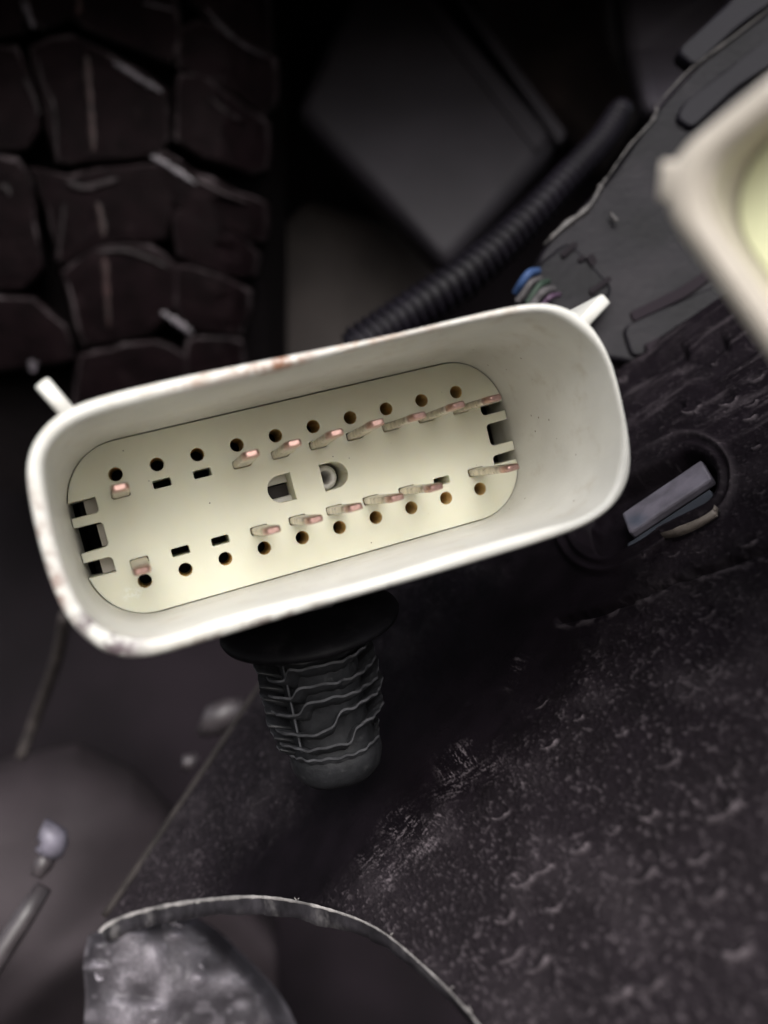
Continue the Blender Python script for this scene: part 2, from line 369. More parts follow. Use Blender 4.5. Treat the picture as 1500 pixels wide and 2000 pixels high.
# the outer outline was measured at 1.8 cm; carry it to the rim plane (2.0 cm) along the sight lines
CAMC = None
def setup_pose(Rm, t):
    a = Rm[:, 0]; b = -Rm[:, 1]; c = -Rm[:, 2]
    cv = lambda q: Vector((q[0], q[2], -q[1]))
    m = Matrix.Identity(4)
    for k, q in enumerate((a, b, c)):
        v = cv(q)
        for i in range(3): m[i][k] = v[i]
    tw = cv(t)
    for i in range(3): m[i][3] = tw[i]
    return m
RM = np.array([[0.93527203, 0.24841667, -0.25210195], [-0.25587332, 0.96670466, 0.00330977], [0.24453034, 0.06141063, 0.96769502]])
TV = np.array([-0.77854327, -0.30704708, 8.63375232])
MAT1 = setup_pose(RM, TV)
camloc = np.array(MAT1.inverted() @ Vector((0, 0, 0)))
def carry(pts, h0, h1):
    k = (camloc[2]-h1)/(camloc[2]-h0); return [(camloc[0]+(x-camloc[0])*k, camloc[1]+(y-camloc[1])*k) for x, y in pts]
OUTER = carry(OUTER, 1.8, 2.0)

def outset(ring, d):
    r = np.asarray(ring); t = np.roll(r, -1, 0)-np.roll(r, 1, 0); t /= np.linalg.norm(t, axis=1)[:, None]
    return r+d*np.c_[t[:, 1], -t[:, 0]]
def shell_mesh(name, H, m, n=220, kind=1):
    inn = resample(INNER, n, 2.2); out = resample(OUTER, n, 2.2)
    base = resample(rrect(2.30, 0.857, 0.58, 14), n, 0.6)
    if kind == 2:
        base = resample(rrect(2.30, 0.857, 0.42, 14), n, 0.6)
        inn = resample(rrect(2.36, 0.92, 0.26, 12), n, 0.6); out = resample(rrect(2.51, 1.07, 0.30, 12), n, 0.6)
    L = []
    z = lambda ring, h: np.c_[ring, np.full(len(ring), h)]
    sm = outset(base, 0.010)
    L.append(z(base*0.985, -1.25)); L.append(z(sm, -1.2)); L.append(z(sm, -0.55)); L.append(z(sm, -0.04))
    for s in (0.0, 0.03, 0.1, 0.25, 0.4, 0.55, 0.7, 0.82, 0.92):
        L.append(z(sm*(1-s)+inn*s, H*s-0.03*(1-s)))
    w = out-inn
    for a in range(0, 181, 18):                             # rounded lip
        s = (1-math.cos(R_(a)))/2; hh = H-0.06+0.06*math.sin(R_(a))
        L.append(z(inn+w*s, hh))
    bo = outset(base, 0.13)
    for s in (0.08, 0.3, 0.6, 1.0): L.append(z(out*(1-s)+bo*s, (H-0.08)*(1-s)-0.1*s))
    L.append(z(bo, -1.28)); L.append(z(outset(base, 0.09), -1.33))
    V, F = loft(L, True, False, False); k = len(L)
    F.append(tuple(range(n-1, -1, -1))); F.append(tuple((k-1)*n+i for i in range(n)))
    fm = [0]*len(F)
    for q in range(2*n): fm[q] = 1
    fm[-2] = 1
    F = [tuple(reversed(f)) for f in F]
    me = mesh(name, V, F, [m, M_void], True, fm)
    return me
def lug_mesh(name, root, tip, w, m, H, dz=0.75):
    root = np.array(root); tip = np.array(tip); d = tip-root; d /= np.linalg.norm(d); nn = np.array((-d[1], d[0]))
    V, F = box_vf((0, 0, 0), 1, w, dz, 0.028)
    ln = np.linalg.norm(tip-root); V[:, 0] = V[:, 0]*ln
    pos = (root+tip)/2
    V2 = np.c_[pos[0]+V[:, 0]*d[0]+V[:, 1]*nn[0], pos[1]+V[:, 0]*d[1]+V[:, 1]*nn[1], H-dz/2-0.02+V[:, 2]]
    return mesh(name, V2, F, m, True)

def pin_meshes():
    # blade
    L = []
    def ring(w_, t_, z_, k=16, ox=0):
        ph = np.linspace(0, 2*np.pi, k, endpoint=False); c, s = np.cos(ph), np.sin(ph)
        e = 0.38
        return np.c_[w_*np.sign(c)*abs(c)**e+ox, t_*np.sign(s)*abs(s)**e, np.full(k, z_)]
    for w_, t_, z_ in ((.084, .0375, -.5), (.084, .0375, 0), (.083, .037, .35), (.081, .036, .70), (.080, .0355, .85)):
        L.append(ring(w_, t_, z_))
    V, F = loft(L, True, True, True); blade = mesh('pin_blade', V, F, M_pin, True)
    L = []
    for w_, t_, z_ in ((.081, .0365, .845), (.080, .036, .92), (.075, .034, .975), (.064, .028, 1.01), (.046, .018, 1.03)):
        L.append(ring(w_, t_, z_))
    V, F = loft(L, True, True, True); tip = mesh('pin_tip', V, F, M_tip, True)
    for me in (blade, tip):
        for p in me.polygons: p.use_smooth = len(p.vertices) == 4
    return blade, tip
BLADE, TIP = pin_meshes()

def add_box(name, parent, c, s, m, bev=0.01):
    V, F = box_vf(c, *s, bev); return link(name, mesh(name, V, F, m, False), parent)
def connector(label, mat4, H, mshell, mplate, main=True):
    t = thing('electrical_connector', label, 'connector', group='cream electrical connectors', mat4=mat4)
    sh = link('shell', shell_mesh('shell', H, mshell, kind=1 if main else 2), t)
    link('terminal_plate', curve_plate('terminal_plate', plate_outline() if main else rrect(2.30, .857, .42, 14), HOLES if main else HOLES[8:-20], -0.56, 0.0, [mplate, M_bore]), t)
    if main:
        link('lug', lug_mesh('lug', (-1.92, 0.92), (-2.05, 1.20), 0.115, mshell, H), t)
        link('lug', lug_mesh('lug', (2.30, 0.72), (2.60, 0.90), 0.115, mshell, H), t)
    else:
        link('lug', lug_mesh('lug', (-2.30, 0.89), (-2.445, 1.01), 0.20, mshell, H, 0.4), t)
        link('lug', lug_mesh('lug', (2.30, 0.89), (2.455, 1.02), 0.17, mshell, H, 0.4), t)
    if main:
        # inside, behind the plate
        add_box('inner_block', t, (-2.073, 0.0, -0.36), (0.07, 0.222, 0.3), M_shell2, .004)
        add_box('inner_block', t, (-2.105, 0.298, -0.36), (0.13, 0.145, 0.3), M_shell2, .004)
        add_box('inner_block', t, (-2.105, -0.298, -0.36), (0.13, 0.145, 0.3), M_shell2, .004)
        add_box('inner_rail', t, (-2.20, 0.30, -0.92), (0.16, 0.16, 0.20), M_void)
        add_box('inner_rail', t, (-2.20, -0.30, -0.92), (0.16, 0.16, 0.20), M_void)
        # white tubular post behind the right D-shaped opening
        L = []
        for r, z in ((.068, -.9), (.068, -.33), (.08, -.31), (.115, -.31), (.135, -.345), (.135, -.9)):
            L.append(np.array([(0.245+r*math.cos(a), r*math.sin(a), z) for a in np.linspace(0, 2*np.pi, 28, endpoint=False)]))
        V, F = loft(L); link('locating_post', mesh('locating_post', V, F, M_post), t)
        parts = [box_vf((-0.28, 0.105, -0.44), .30, .10, .2, .01), box_vf((-0.28, -0.125, -0.42), .30, .08, .2, .02)]
        V, F = joinvf(parts); link('locating_rib', mesh('locating_rib', V, F, M_post), t)
        add_box('latch_bar', t, (-0.28, -0.02, -0.50), (.30, .135, .12), M_void)
        add_box('inner_cover', t, (0, 0, -0.98), (4.1, 1.4, 0.04), M_void)
    return t
con = connector('cream connector with wide rim and two rows of copper-tipped pins, centre, above the ribbed clip', MAT1, 2.0, M_shell, M_plate)
jit = [(0, 0.0), (0, .0)]
for row, idx in ((1, TOPPINS), (-1, BOTPINS)):
    for i in idx:
        p = link('terminal_pin', BLADE, con); q = link('pin_tip', TIP, p)
        p.location = (COLS[i]+random.uniform(-.004, .004), 0.345*row, 0)
        p.rotation_euler = (R_(random.uniform(-1.2, 1.2)+(-0.3 if row > 0 else 0.3)), R_((2.7 if i == 0 else 1.0)+random.uniform(-.6, .6)), 0)
        p.scale = (1, 1, 0.95)
        if row < 0 and i == 0: p.rotation_euler.x = R_(2.2)
        if row > 0 and i in (3, 4, 5, 6): p.rotation_euler.x = R_(-1.8)

# second connector, near the lens at the right edge
def frame2():
    out = -Vector((0.39, 0.87, 0.30)).normalized()
    x = Vector((0.806, 0.10, 0.59)); x = (x-out*x.dot(out)).normalized(); y = out.cross(x)
    H2 = 0.5
    m = Matrix.Identity(4)
    for k, v in enumerate((x, y, out)):
        for i in range(3): m[i][k] = v[i]
    anchor = Vector([float(q) for q in P(1252, 352, 4.35)])
    loc = anchor-(m.to_3x3() @ Vector((-2.51, 1.07, H2)))
    for i in range(3): m[i][3] = loc[i]
    return m, H2
m2, H2 = frame2()
connector('blurred cream connector cut off by the right edge, showing one corner and a yellow-green plate', m2, H2, M_shell2, M_plate2, main=False)

# ================================================================ PUSH CLIP under the connector
ax = np.array((0.155, 0.30, -0.94)); ax /= np.linalg.norm(ax)
ex = np.array((0.97, 0.06, 0.20)); ex -= ax*ex.dot(ax); ex /= np.linalg.norm(ex)
ey = np.cross(ax, ex)          # roughly towards / away from the camera
if ey[1] > 0: ey = -ey
c0 = P(604, 1207, 8.75)
clip = thing('push_clip', 'black ribbed push-in clip with round flange, hanging below the cream connector', 'clip', c0)
def cpt(x, y, d): return c0+ex*x+ey*y+ax*d
def cring(rx, ry, d, k=48, e=0.8, df=None, a0=0, a1=2*np.pi, close=True):
    ph = np.linspace(a0, a1, k, endpoint=not close)
    c, s = np.cos(ph), np.sin(ph)
    x = rx*np.sign(c)*abs(c)**e; y = ry*np.sign(s)*abs(s)**e
    dd = d+(df(ph) if df is not None else 0)
    dd = np.ones(k)*dd
    return c0+x[:, None]*ex+y[:, None]*ey+dd[:, None]*ax
# flange
L = [cring(r, r*0.92, d, 64, 1.0) for r, d in ((.35, -.10), (.60, -.08), (.85, -.04), (.925, 0.0), (.94, .035), (.925, .07), (.87, .085), (.5, .05))]
V, F = loft(L, True, True, True); wobj('flange', V, F, M_flange, clip)
# barrel
bx, by = 0.415, 0.38
prof = [(1.0, 0.0), (1.0, .2), (1.0, 1.1), (1.04, 1.4), (1.2, 1.5), (1.22, 1.62), (1.14, 1.74), (0.97, 1.83), (0.7, 1.89), (0.35, 1.915)]
L = [cring(bx*s, by*s, d, 56, 0.85) for s, d in prof]
V, F = loft(L, True, True, True); wobj('barrel', V, F, M_clip, clip)
# thin ribs: front set with a kink, left set of short teeth
def rib(d, grow, a0, a1, kink_a, kink_h, kk=90, wav=0.0, name='rib'):
    a0, a1, ka = R_(a0), R_(a1), R_(kink_a)
    df = lambda ph: -kink_h*(1/(1+np.exp(-(-ph+ka)/0.035)))*1.0+wav*(np.sin(3*ph+d*7)+0.7*np.sin(9*ph+d*31)+0.6*np.sin(21*ph+d*13))
    th = 0.024
    rx = bx+grow; ry = by+grow
    taper = 1-0.10*max(0, d-1.2)/0.3
    A = cring(bx-0.02, by-0.02, d, kk, .85, df, a0, a1, False)
    B = cring(rx*taper, ry*taper, d-0.15, kk, .85, df, a0, a1, False)
    B2 = cring((rx+.004)*taper, (ry+.004)*taper, d-0.15+th, kk, .85, df, a0, a1, False)
    A2 = cring(bx-0.02, by-0.02, d+0.075, kk, .85, df, a0, a1, False)
    ph = np.linspace(a0, a1, kk); jag = 0.009*np.sin(11*ph+d*23)+0.006*np.sin(23*ph+d*11)+0.02*np.exp(-((ph-2.0*math.sin(d*9)-.6)/.07)**2)
    ctr = c0+ax*(d-0.12); rad_ = (B-ctr)-np.outer((B-ctr)@ax, ax); rad_ /= np.linalg.norm(rad_, axis=1)[:, None]
    B += rad_*jag[:, None]; B2 += rad_*jag[:, None]; B += ax*0.0
    V = np.concatenate((A, B, B2, A2)); F = []; fm = []
    for i in range(kk-1):
        for r in range(3):
            F.append((r*kk+i, r*kk+i+1, (r+1)*kk+i+1, (r+1)*kk+i)); fm.append(1 if r == 1 else 0)
    F.append((0, kk, 2*kk, 3*kk)); F.append((kk-1, 2*kk-1, 3*kk-1, 4*kk-1)[::-1]); fm += [0, 0]
    o = wobj(name, V, F, [M_clip, M_clip_edge], clip, True, fm)
    o.data.polygons.foreach_set('use_smooth', np.array([m_ == 0 for m_ in fm]))
    return o
# angle 90 deg faces the camera, 0 deg is right, 180 left
specs = [(0.34, .17, 400, .0), (0.56, .185, 118, .15), (0.74, .195, 112, .12), (0.92, .205, 108, .13), (1.13, .215, 84, .19), (1.32, .215, 70, .14), (1.52, .16, 400, .0)]
for d, g, ka, kh in specs: rib(d, g, -60, 150, ka, kh if ka < 399 else 0.0, wav=0.009)
for k in range(8): rib(0.36+0.155*k, .235, 158, 210, 400, 0.0, kk=12, name='tooth')
# flat vertical web on the left front
V, F = box_vf(cpt(-0.33, 0.33, 0.66), 0.02, 0.16, 1.25, 0.004, axes=[ex, ey, ax]); wobj('web', V, F, M_clip_edge, clip, False)
# stem tying the flange to the connector underside
V, F = tube([c0-ax*.34+ey*-1.0, c0-ax*.3+ey*-.5, c0+ax*.02], [0.2, 0.24, 0.3], 20); wobj('neck', V, F, M_clip, clip)

# ================================================================ ROUGH LINER (heightfield)
def liner_invZ(u, v): return 0.1124+7.99e-5*(u-850)+7.41e-5*(v-1500)
ARCH = np.array([(120, 1905), (180, 1840), (215, 1803), (290, 1776), (400, 1757), (520, 1752), (640, 1775), (740, 1815), (830, 1888), (900, 1958), (950, 2020), (1000, 2100), (1040, 2170), (1060, 2200)], float)
SCV = spline(ARCH, 300)
TOP = np.array([(190, 1822), (510, 1340), (640, 1180), (1050, 900), (1240, 690), (1500, 520), (1700, 400), (1900, 290)], float)
nu, nv = 1000, 720
us = np.linspace(196, 1900, nu)
bot = np.minimum(np.interp(us, SCV[:, 0], SCV[:, 1]), 2190); bot[us > 1055] = 2190
top = np.interp(us, TOP[:, 0], TOP[:, 1])
s = np.linspace(0, 1, nv)[:, None]
U = np.broadcast_to(us, (nv, nu)).copy(); Vv = top*(1-s)+bot*s
dust = np.zeros_like(U); hh = np.zeros_like(U)
# scale of detail in the picture grows towards the lens: measure it in surface units
Zp = 1/liner_invZ(U, Vv)
_q = [P(a, b, 1/liner_invZ(a, b)) for a, b in ((1000, 1600), (1100, 1600), (1000, 1700))]
_n = np.cross(_q[1]-_q[0], _q[2]-_q[0]); _n /= np.linalg.norm(_n)
_v = _q[0]/np.linalg.norm(_q[0]); _e2 = _v-_n*_v.dot(_n); _ct = abs(_v.dot(_n)); _e2 /= np.linalg.norm(_e2); _e1 = np.cross(_n, _e2)
_P = Pa(U, Vv, Zp); X = _P@_e1; Y = (_P@_e2)*max(_ct, .3)
q = 1000/9.0*0+1
n1 = vnoise(X, Y, 0.035, 1, 2); n2 = vnoise(X, Y, 0.10, 2, 2); n3 = vnoise(X, Y, 0.45, 3, 3); n4 = vnoise(X, Y, 0.06, 9, 1)
# shadow painted as a dust-free trough running from under the connector down to the arch
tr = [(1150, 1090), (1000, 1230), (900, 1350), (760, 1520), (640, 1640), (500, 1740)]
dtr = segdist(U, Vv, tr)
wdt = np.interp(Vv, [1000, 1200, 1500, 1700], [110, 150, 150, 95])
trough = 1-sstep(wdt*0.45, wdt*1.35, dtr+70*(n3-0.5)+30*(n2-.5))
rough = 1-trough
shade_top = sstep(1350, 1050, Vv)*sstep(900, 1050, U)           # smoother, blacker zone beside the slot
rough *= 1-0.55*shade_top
n5 = vnoise(X, Y, 0.022, 77, 1)
hh += rough*((n5-0.5)*0.013+(n1-0.5)*0.010+(n2-0.5)*0.008)+(n3-0.5)*0.03+trough*(n1-.5)*0.004
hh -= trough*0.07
lit_low = sstep(1150, 2000, Vv+0.35*(U-900))  # dust rises to the lower right, painting in the stronger light there
sp_ = np.maximum(0.75*sstep(0.55, 0.95, n5)*sstep(0.35, 0.65, n1), 0.8*sstep(0.70, 0.85, n1)*sstep(0.5, 0.75, n2))
dust += rough*(0.015+0.10*lit_low+0.80*sp_*(0.45+0.45*lit_low))+rough*0.08*sstep(.5, .75, n3)
leftpart = sstep(640, 540, U)*rough
dust += leftpart*(0.06+0.3*sp_)
# raised crater arcs (dried stone-chip rings)
def arc_mark(cu, cv, r, a0, a1, wpx, hgt, dst, tilt=-25, asp=0.62):
    k = (abs(U-cu) < r*1.6+8) & (abs(Vv-cv) < r*1.6+8)
    if not k.any(): return
    du = U[k]-cu; dv = Vv[k]-cv; c_, s_ = math.cos(R_(tilt)), math.sin(R_(tilt))
    x = du*c_+dv*s_; y = (-du*s_+dv*c_)/asp
    rr = np.hypot(x, y); an = np.degrees(np.arctan2(y, x))
    m = np.exp(-((rr-r)/wpx)**2)*sstep(a0-22, a0+12, an)*sstep(a1+22, a1-12, an)
    m *= 0.6+0.8*(n4[k]-0.2)
    pit = np.exp(-(rr/(r*0.8))**4)
    hh[k] += m*hgt-pit*hgt*0.5; dust[k] += m*dst*1.15
EX = [(1070, 1450, 20, 20, 150, 3, .04, .9), (1045, 1362, 22, 40, 120, 2, .02, .7), (1128, 1400, 12, 20, 150, 2, .03, .6), (1212, 1428, 13, 20, 150, 3, .03, .6),
      (1020, 1715, 26, 30, 160, 5, .05, .8), (1060, 1690, 25, 40, 140, 4, .03, .6), (1130, 1655, 20, 10, 160, 4, .04, .6), (1300, 1480, 28, 10, 150, 5, .04, .45),
      (1265, 1590, 18, 10, 170, 5, .04, .4), (1395, 1545, 45, 150, 260, 7, .04, .3), (1400, 1575, 40, 20, 130, 8, .05, .45), (1250, 1705, 26, 10, 160, 6, .04, .5),
      (1360, 1670, 22, 20, 150, 6, .04, .55), (1385, 1745, 24, 0, 360, 8, .04, .35), (1440, 1855, 22, 0, 180, 12, .05, .8), (975, 1585, 22, 20, 150, 3, .03, .6),
      (985, 1790, 20, 10, 160, 4, .04, .7), (1080, 1770, 14, 0, 180, 5, .03, .8), (990, 1860, 30, 20, 140, 5, .04, .45), (1045, 1880, 26, 0, 150, 5, .04, .6),
      (1210, 1935, 20, 0, 200, 9, .04, .55), (1270, 1920, 24, 0, 360, 8, .04, .4), (1195, 1620, 14, 10, 180, 4, .03, .6), (1340, 1350, 20, 30, 150, 4, .03, .3),
      (1350, 795, 20, 30, 170, 3, .04, .45), (1420, 780, 20, 20, 160, 3, .04, .45), (1475, 735, 16, 20, 150, 3, .04, .55), (1465, 785, 14, 20, 150, 3, .04, .55),
      (1463, 812, 14, 30, 160, 3, .04, .6), (1475, 870, 10, 30, 150, 2, .03, .4), (1460, 1055, 20, 40, 140, 3, .03, .4), (1375, 1195, 22, 30, 140, 3, .03, .3), (1315, 1080, 12, 30, 150, 2, .02, .3)]
for e in EX: arc_mark(*e)
for k in range(45):
    cu = random.uniform(700, 1500); cv = random.uniform(1250, 2050)
    z_ = 9.0*liner_invZ(cu, cv)
    arc_mark(cu, cv, random.uniform(4, 13)*z_, random.uniform(0, 60), random.uniform(100, 180), random.uniform(1.8, 3.2)*z_, 0.02, random.uniform(.1, .4)*(0 if segdist(np.array([cu]), np.array([cv]), tr)[0] < 150 else 1))
for k in range(90):
    cu = random.uniform(1200, 1520); cv = random.uniform(700, 1250)
    arc_mark(cu, cv, random.uniform(3, 9), random.uniform(0, 60), random.uniform(100, 180), 2, 0.015, random.uniform(.08, .3))
# crease line and ledge steps
cr = [(1085, 1203), (1150, 1190), (1250, 1160), (1310, 1135), (1400, 1105), (1520, 1065)]
dc = segdist(U, Vv+8*(n2-.5), cr); hh -= 0.10*np.exp(-(dc/6)**2)
below = segdist(U, Vv-13, cr); dust += 0.30*np.exp(-(below/7)**2)*sstep(.35, .7, n4)*sstep(1000, 1100, U)
# long shallow scratches / gouges on the upper smooth part
for (a, b, wd, dp) in [((1150, 780), (1330, 690), 12, .12), ((1330, 720), (1410, 672), 10, .10), ((1180, 690), (1290, 640), 8, .08), ((1380, 735), (1500, 650), 14, .10), ((1250, 830), (1330, 790), 7, .06)]:
    d_ = segdist(U, Vv+14*(n3-.5), [a, b]); hh -= dp*np.exp(-(d_/wd)**2)
st = vnoise(X*0.5+Y*0.87, (X*0.8-Y*0.6)*0.2, 0.08, 5, 3)
dust += 0.22*sstep(.5, .8, st)*sstep(900, 780, Vv)*sstep(1120, 1200, U)
# raised stadium ring around the slot
slotc = [(1170, 1022), (1345, 935)]
ds = segdist(U, Vv, slotc)
hh += 0.05*np.exp(-((ds-88)/7)**2)+0.035*np.exp(-((ds-66)/6)**2); dust += 0.14*np.exp(-((ds-88)/5)**2)*sstep(1200, 1330, U)
hh -= 0.26*sstep(58, 44, ds)
dust *= sstep(40, 62, ds)*0.999+0.001
# scuffs: dusty brushed patches
def scuff(cu, cv, lu, lv, ang, amt):
    c_, s_ = math.cos(R_(ang)), math.sin(R_(ang))
    x = ((U-cu)*c_+(Vv-cv)*s_); y = (-(U-cu)*s_+(Vv-cv)*c_)
    m = np.exp(-(x/lu)**4-(y/lv)**4)
    g = vnoise(x*0.16, y, 3.2, 11, 2); g2 = vnoise(x, y, 2.6, 12, 2)
    return m*amt*sstep(.50, .80, 0.5*g+0.5*g2+0.18*(vnoise(x, y, 18, 13)-.4))
dust += scuff(885, 1478, 26, 42, 60, 1.3)+scuff(925, 1512, 90, 26, -22, .75)+scuff(800, 1625, 40, 60, -50, 1.2)+scuff(735, 1685, 34, 44, -40, .9)+scuff(850, 1610, 16, 48, 35, .9)+scuff(790, 1690, 70, 16, -42, 1.0)
dust += scuff(1000, 1300, 12, 40, 25, .6)
# slope of the sheet: gently curved away towards the top left
Zf = Zp.copy()
Pt = Pa(U, Vv, Zf)
dU = np.gradient(Pt, axis=1); dV = np.gradient(Pt, axis=0); nn = np.cross(dU, dV); nn /= np.linalg.norm(nn, axis=2)[..., None]
nn = np.where((nn[..., 1] > 0)[..., None], -nn, nn)
nn0 = nn.reshape(-1, 3).mean(0); nn0 /= np.linalg.norm(nn0)
edgefade = np.minimum(1, (1-s)*nv/5.0)
Pt = Pt+nn0*(hh*edgefade)[..., None]
idx = np.arange(nu*nv).reshape(nv, nu)
Fq = np.stack((idx[:-1, :-1], idx[1:, :-1], idx[1:, 1:], idx[:-1, 1:]), -1).reshape(-1, 4)
lin = thing('fender_liner', 'rough dusty black plastic liner filling the lower right, with an arched cut-out and slot', 'fender liner', P(1000, 1600, 8.0))
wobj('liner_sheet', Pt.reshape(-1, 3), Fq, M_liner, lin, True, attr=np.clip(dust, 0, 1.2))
# cut edge of the arch: thin worn lip plus the thickness behind it
seg = [i for i in range(nu) if us[i] < 1052][::2]
E0 = np.array([Pt[-1, i] for i in seg]); k = len(E0)
uu = us[seg]; jn = vnoise(uu, uu*0, 9, 21, 2)-.5; jn2 = vnoise(uu, uu*0, 30, 22, 2)-.5
dn = np.array((0.0, 0.0, -1.0)); inward = np.array((0.02, 1.0, -0.18))
thick = np.interp(uu, [196, 320, 500, 640, 800, 950, 1050], [.16, .15, .15, .13, .09, .05, .04])
lipw = np.interp(uu, [196, 420, 520, 700, 1050], [.038, .030, .022, .014, .012])
tang = np.gradient(E0, axis=0); tang /= np.linalg.norm(tang, axis=1)[:, None]
side = np.cross(tang, nn0); side /= np.linalg.norm(side, axis=1)[:, None]; side = np.where((side[:, 2] < 0)[:, None], -side, side)
a_ = E0+nn0*0.012+side*(lipw*(0.4+0.5*jn))[:, None]; b_ = E0+nn0*(0.03+0.012*jn[:, None]); c_ = E0-side*(lipw*(1+0.8*jn))[:, None]
V, F = loft([a_, b_, c_], False); wobj('worn_lip', V, F, M_rimline, lin, True)
d_ = c_-side*(thick*(0.9+0.35*jn2))[:, None]-nn0*(0.10)
e_ = d_-nn0*0.06+side*0.03
V, F = loft([c_, c_*0.5+d_*0.5+nn0*(0.006*jn[:, None]), d_, e_], False); wobj('cut_edge', V, F, M_linedge, lin, True)
# frayed burrs along the lip
burr = []
for k in range(7):
    i = random.choice((118, 206, 170))+random.randrange(-6, 7); p = E0[i]+side[i]*0.01
    q_ = p+side[i]*random.uniform(.01, .04)+tang[i]*random.uniform(-.04, .04)+nn0*.02
    burr.append(tube([p, (p+q_)/2+nn0*.01, q_], [.007, .006, .003], 5))
V, F = joinvf(burr); o = wobj('burrs', V, F, M_rimline, lin, True); o['kind'] = 'stuff'

# bar lying in the slot
lz = lambda u, v: 1/liner_invZ(u, v)
bc = P(1290, 960, lz(1290, 960)); a1 = P(1355, 912, lz(1355, 912))-P(1225, 1000, lz(1225, 1000)); a1 /= np.linalg.norm(a1)
nb = np.array(nn0); a2 = np.cross(nb, a1); a2 /= np.linalg.norm(a2); nb = np.cross(a1, a2)
bar = thing('slot_bar', 'cloudy grey bar with a blue smudge, sitting in the liner slot right of the connector', 'bar', bc)
V, F = box_vf(bc-nb*0.14, 1.05, 0.42, 0.12, 0.03, axes=[a1, a2, nb])
o = wobj('bar_body', V, F, M_lilac, bar, False)
V, F = box_vf(bc-a2*0.0, 1.0, 0.33, 0.3, 0.02, axes=[a1, a2, nb])
V2, F2 = box_vf(P(1296, 1008, lz(1296, 1008))-nb*0.17, 1.05, 0.26, 0.10, 0.02, axes=[a1, a2, nb]); wobj('side_flange', V2, F2, M_lilac_side, bar, False)

# dry leaf flake
lf = []
cl = spline([P(u_, v_, 1/liner_invZ(u_, v_)-.06) for u_, v_ in ((1300, 1053), (1335, 1043), (1370, 1028), (1400, 1010), (1406, 998))], 24)
wd = np.interp(np.linspace(0, 1, 24), [0, .2, .45, .7, .9, 1], [.008, .055, .05, .02, .010, .004])
sd = np.array((0.3, 0.0, 0.95))
L = [cl+sd*wd[:, None]+nn0*0.06, cl+nn0*(0.10), cl-sd*wd[:, None]*.8+nn0*0.03, cl-nn0*0.005]
V, F = loft([np.array(x) for x in np.array(L)]+[np.array(L[0])], False)
tag(wobj('dry_leaf', V, F, M_flake, None, True), 'thin pale dry leaf sliver lying on the liner below the slot bar', 'leaf')

# ================================================================ TYRE top left
def tyreZ(u, v): return 20.0+((v-250)/600)**2*2.2+sstep(420, 560, np.asarray(u, float))*1.2
ty = thing('tyre', 'dark knobbly tyre tread with deep grooves and a faded red line, top left', 'tyre', P(250, 350, 22))
gu, gv = np.meshgrid(np.linspace(-260, 560, 60), np.linspace(-260, 960, 60))
Zt = tyreZ(gu, gv)+1.5
Zt = Zt+np.where(gu > 520, (gu-520)*0.05, 0)
idg = np.arange(3600).reshape(60, 60); Fg = np.stack((idg[:-1, :-1], idg[1:, :-1], idg[1:, 1:], idg[:-1, 1:]), -1).reshape(-1, 4)
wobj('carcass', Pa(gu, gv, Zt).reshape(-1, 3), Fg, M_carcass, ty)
BL = [
 [(62, 98), (105, 84), (150, 78), (215, 118), (322, 180), (325, 270), (300, 300), (118, 312), (100, 215), (78, 150)],
 [(70, -80), (320, -80), (345, 60), (330, 125), (225, 70), (150, 35), (95, 55), (60, 30)],
 [(62, 330), (140, 352), (300, 322), (322, 345), (325, 420), (316, 468), (200, 468), (128, 515), (112, 440), (90, 380)],
 [(128, 535), (190, 487), (285, 486), (338, 522), (334, 600), (290, 645), (170, 668), (152, 600)],
 [(165, 700), (300, 672), (360, 700), (345, 800), (150, 810)],
 [(372, -60), (505, -60), (530, 100), (445, 55), (382, 10)],
 [(352, 62), (398, 42), (450, 75), (532, 118), (532, 205), (508, 222), (440, 160), (358, 135)],
 [(352, 150), (392, 148), (450, 200), (520, 242), (515, 325), (480, 332), (352, 275)],
 [(300, 306), (330, 298), (385, 345), (450, 378), (515, 396), (512, 470), (440, 462), (345, 398)],
 [(345, 412), (400, 425), (500, 492), (492, 540), (430, 530), (352, 500)],
 [(352, 520), (430, 548), (485, 572), (470, 650), (372, 640), (350, 590)],
 [(370, 665), (470, 672), (470, 780), (370, 770)],
 [(-90, 95), (30, 100), (52, 160), (72, 250), (50, 285), (-90, 285)],
 [(-90, 310), (35, 318), (60, 370), (60, 440), (80, 520), (40, 560), (-90, 560)],
 [(-90, 585), (60, 590), (120, 640), (140, 700), (60, 710), (-90, 720)],
 [(-90, -80), (30, -80), (42, 60), (-90, 75)],
]
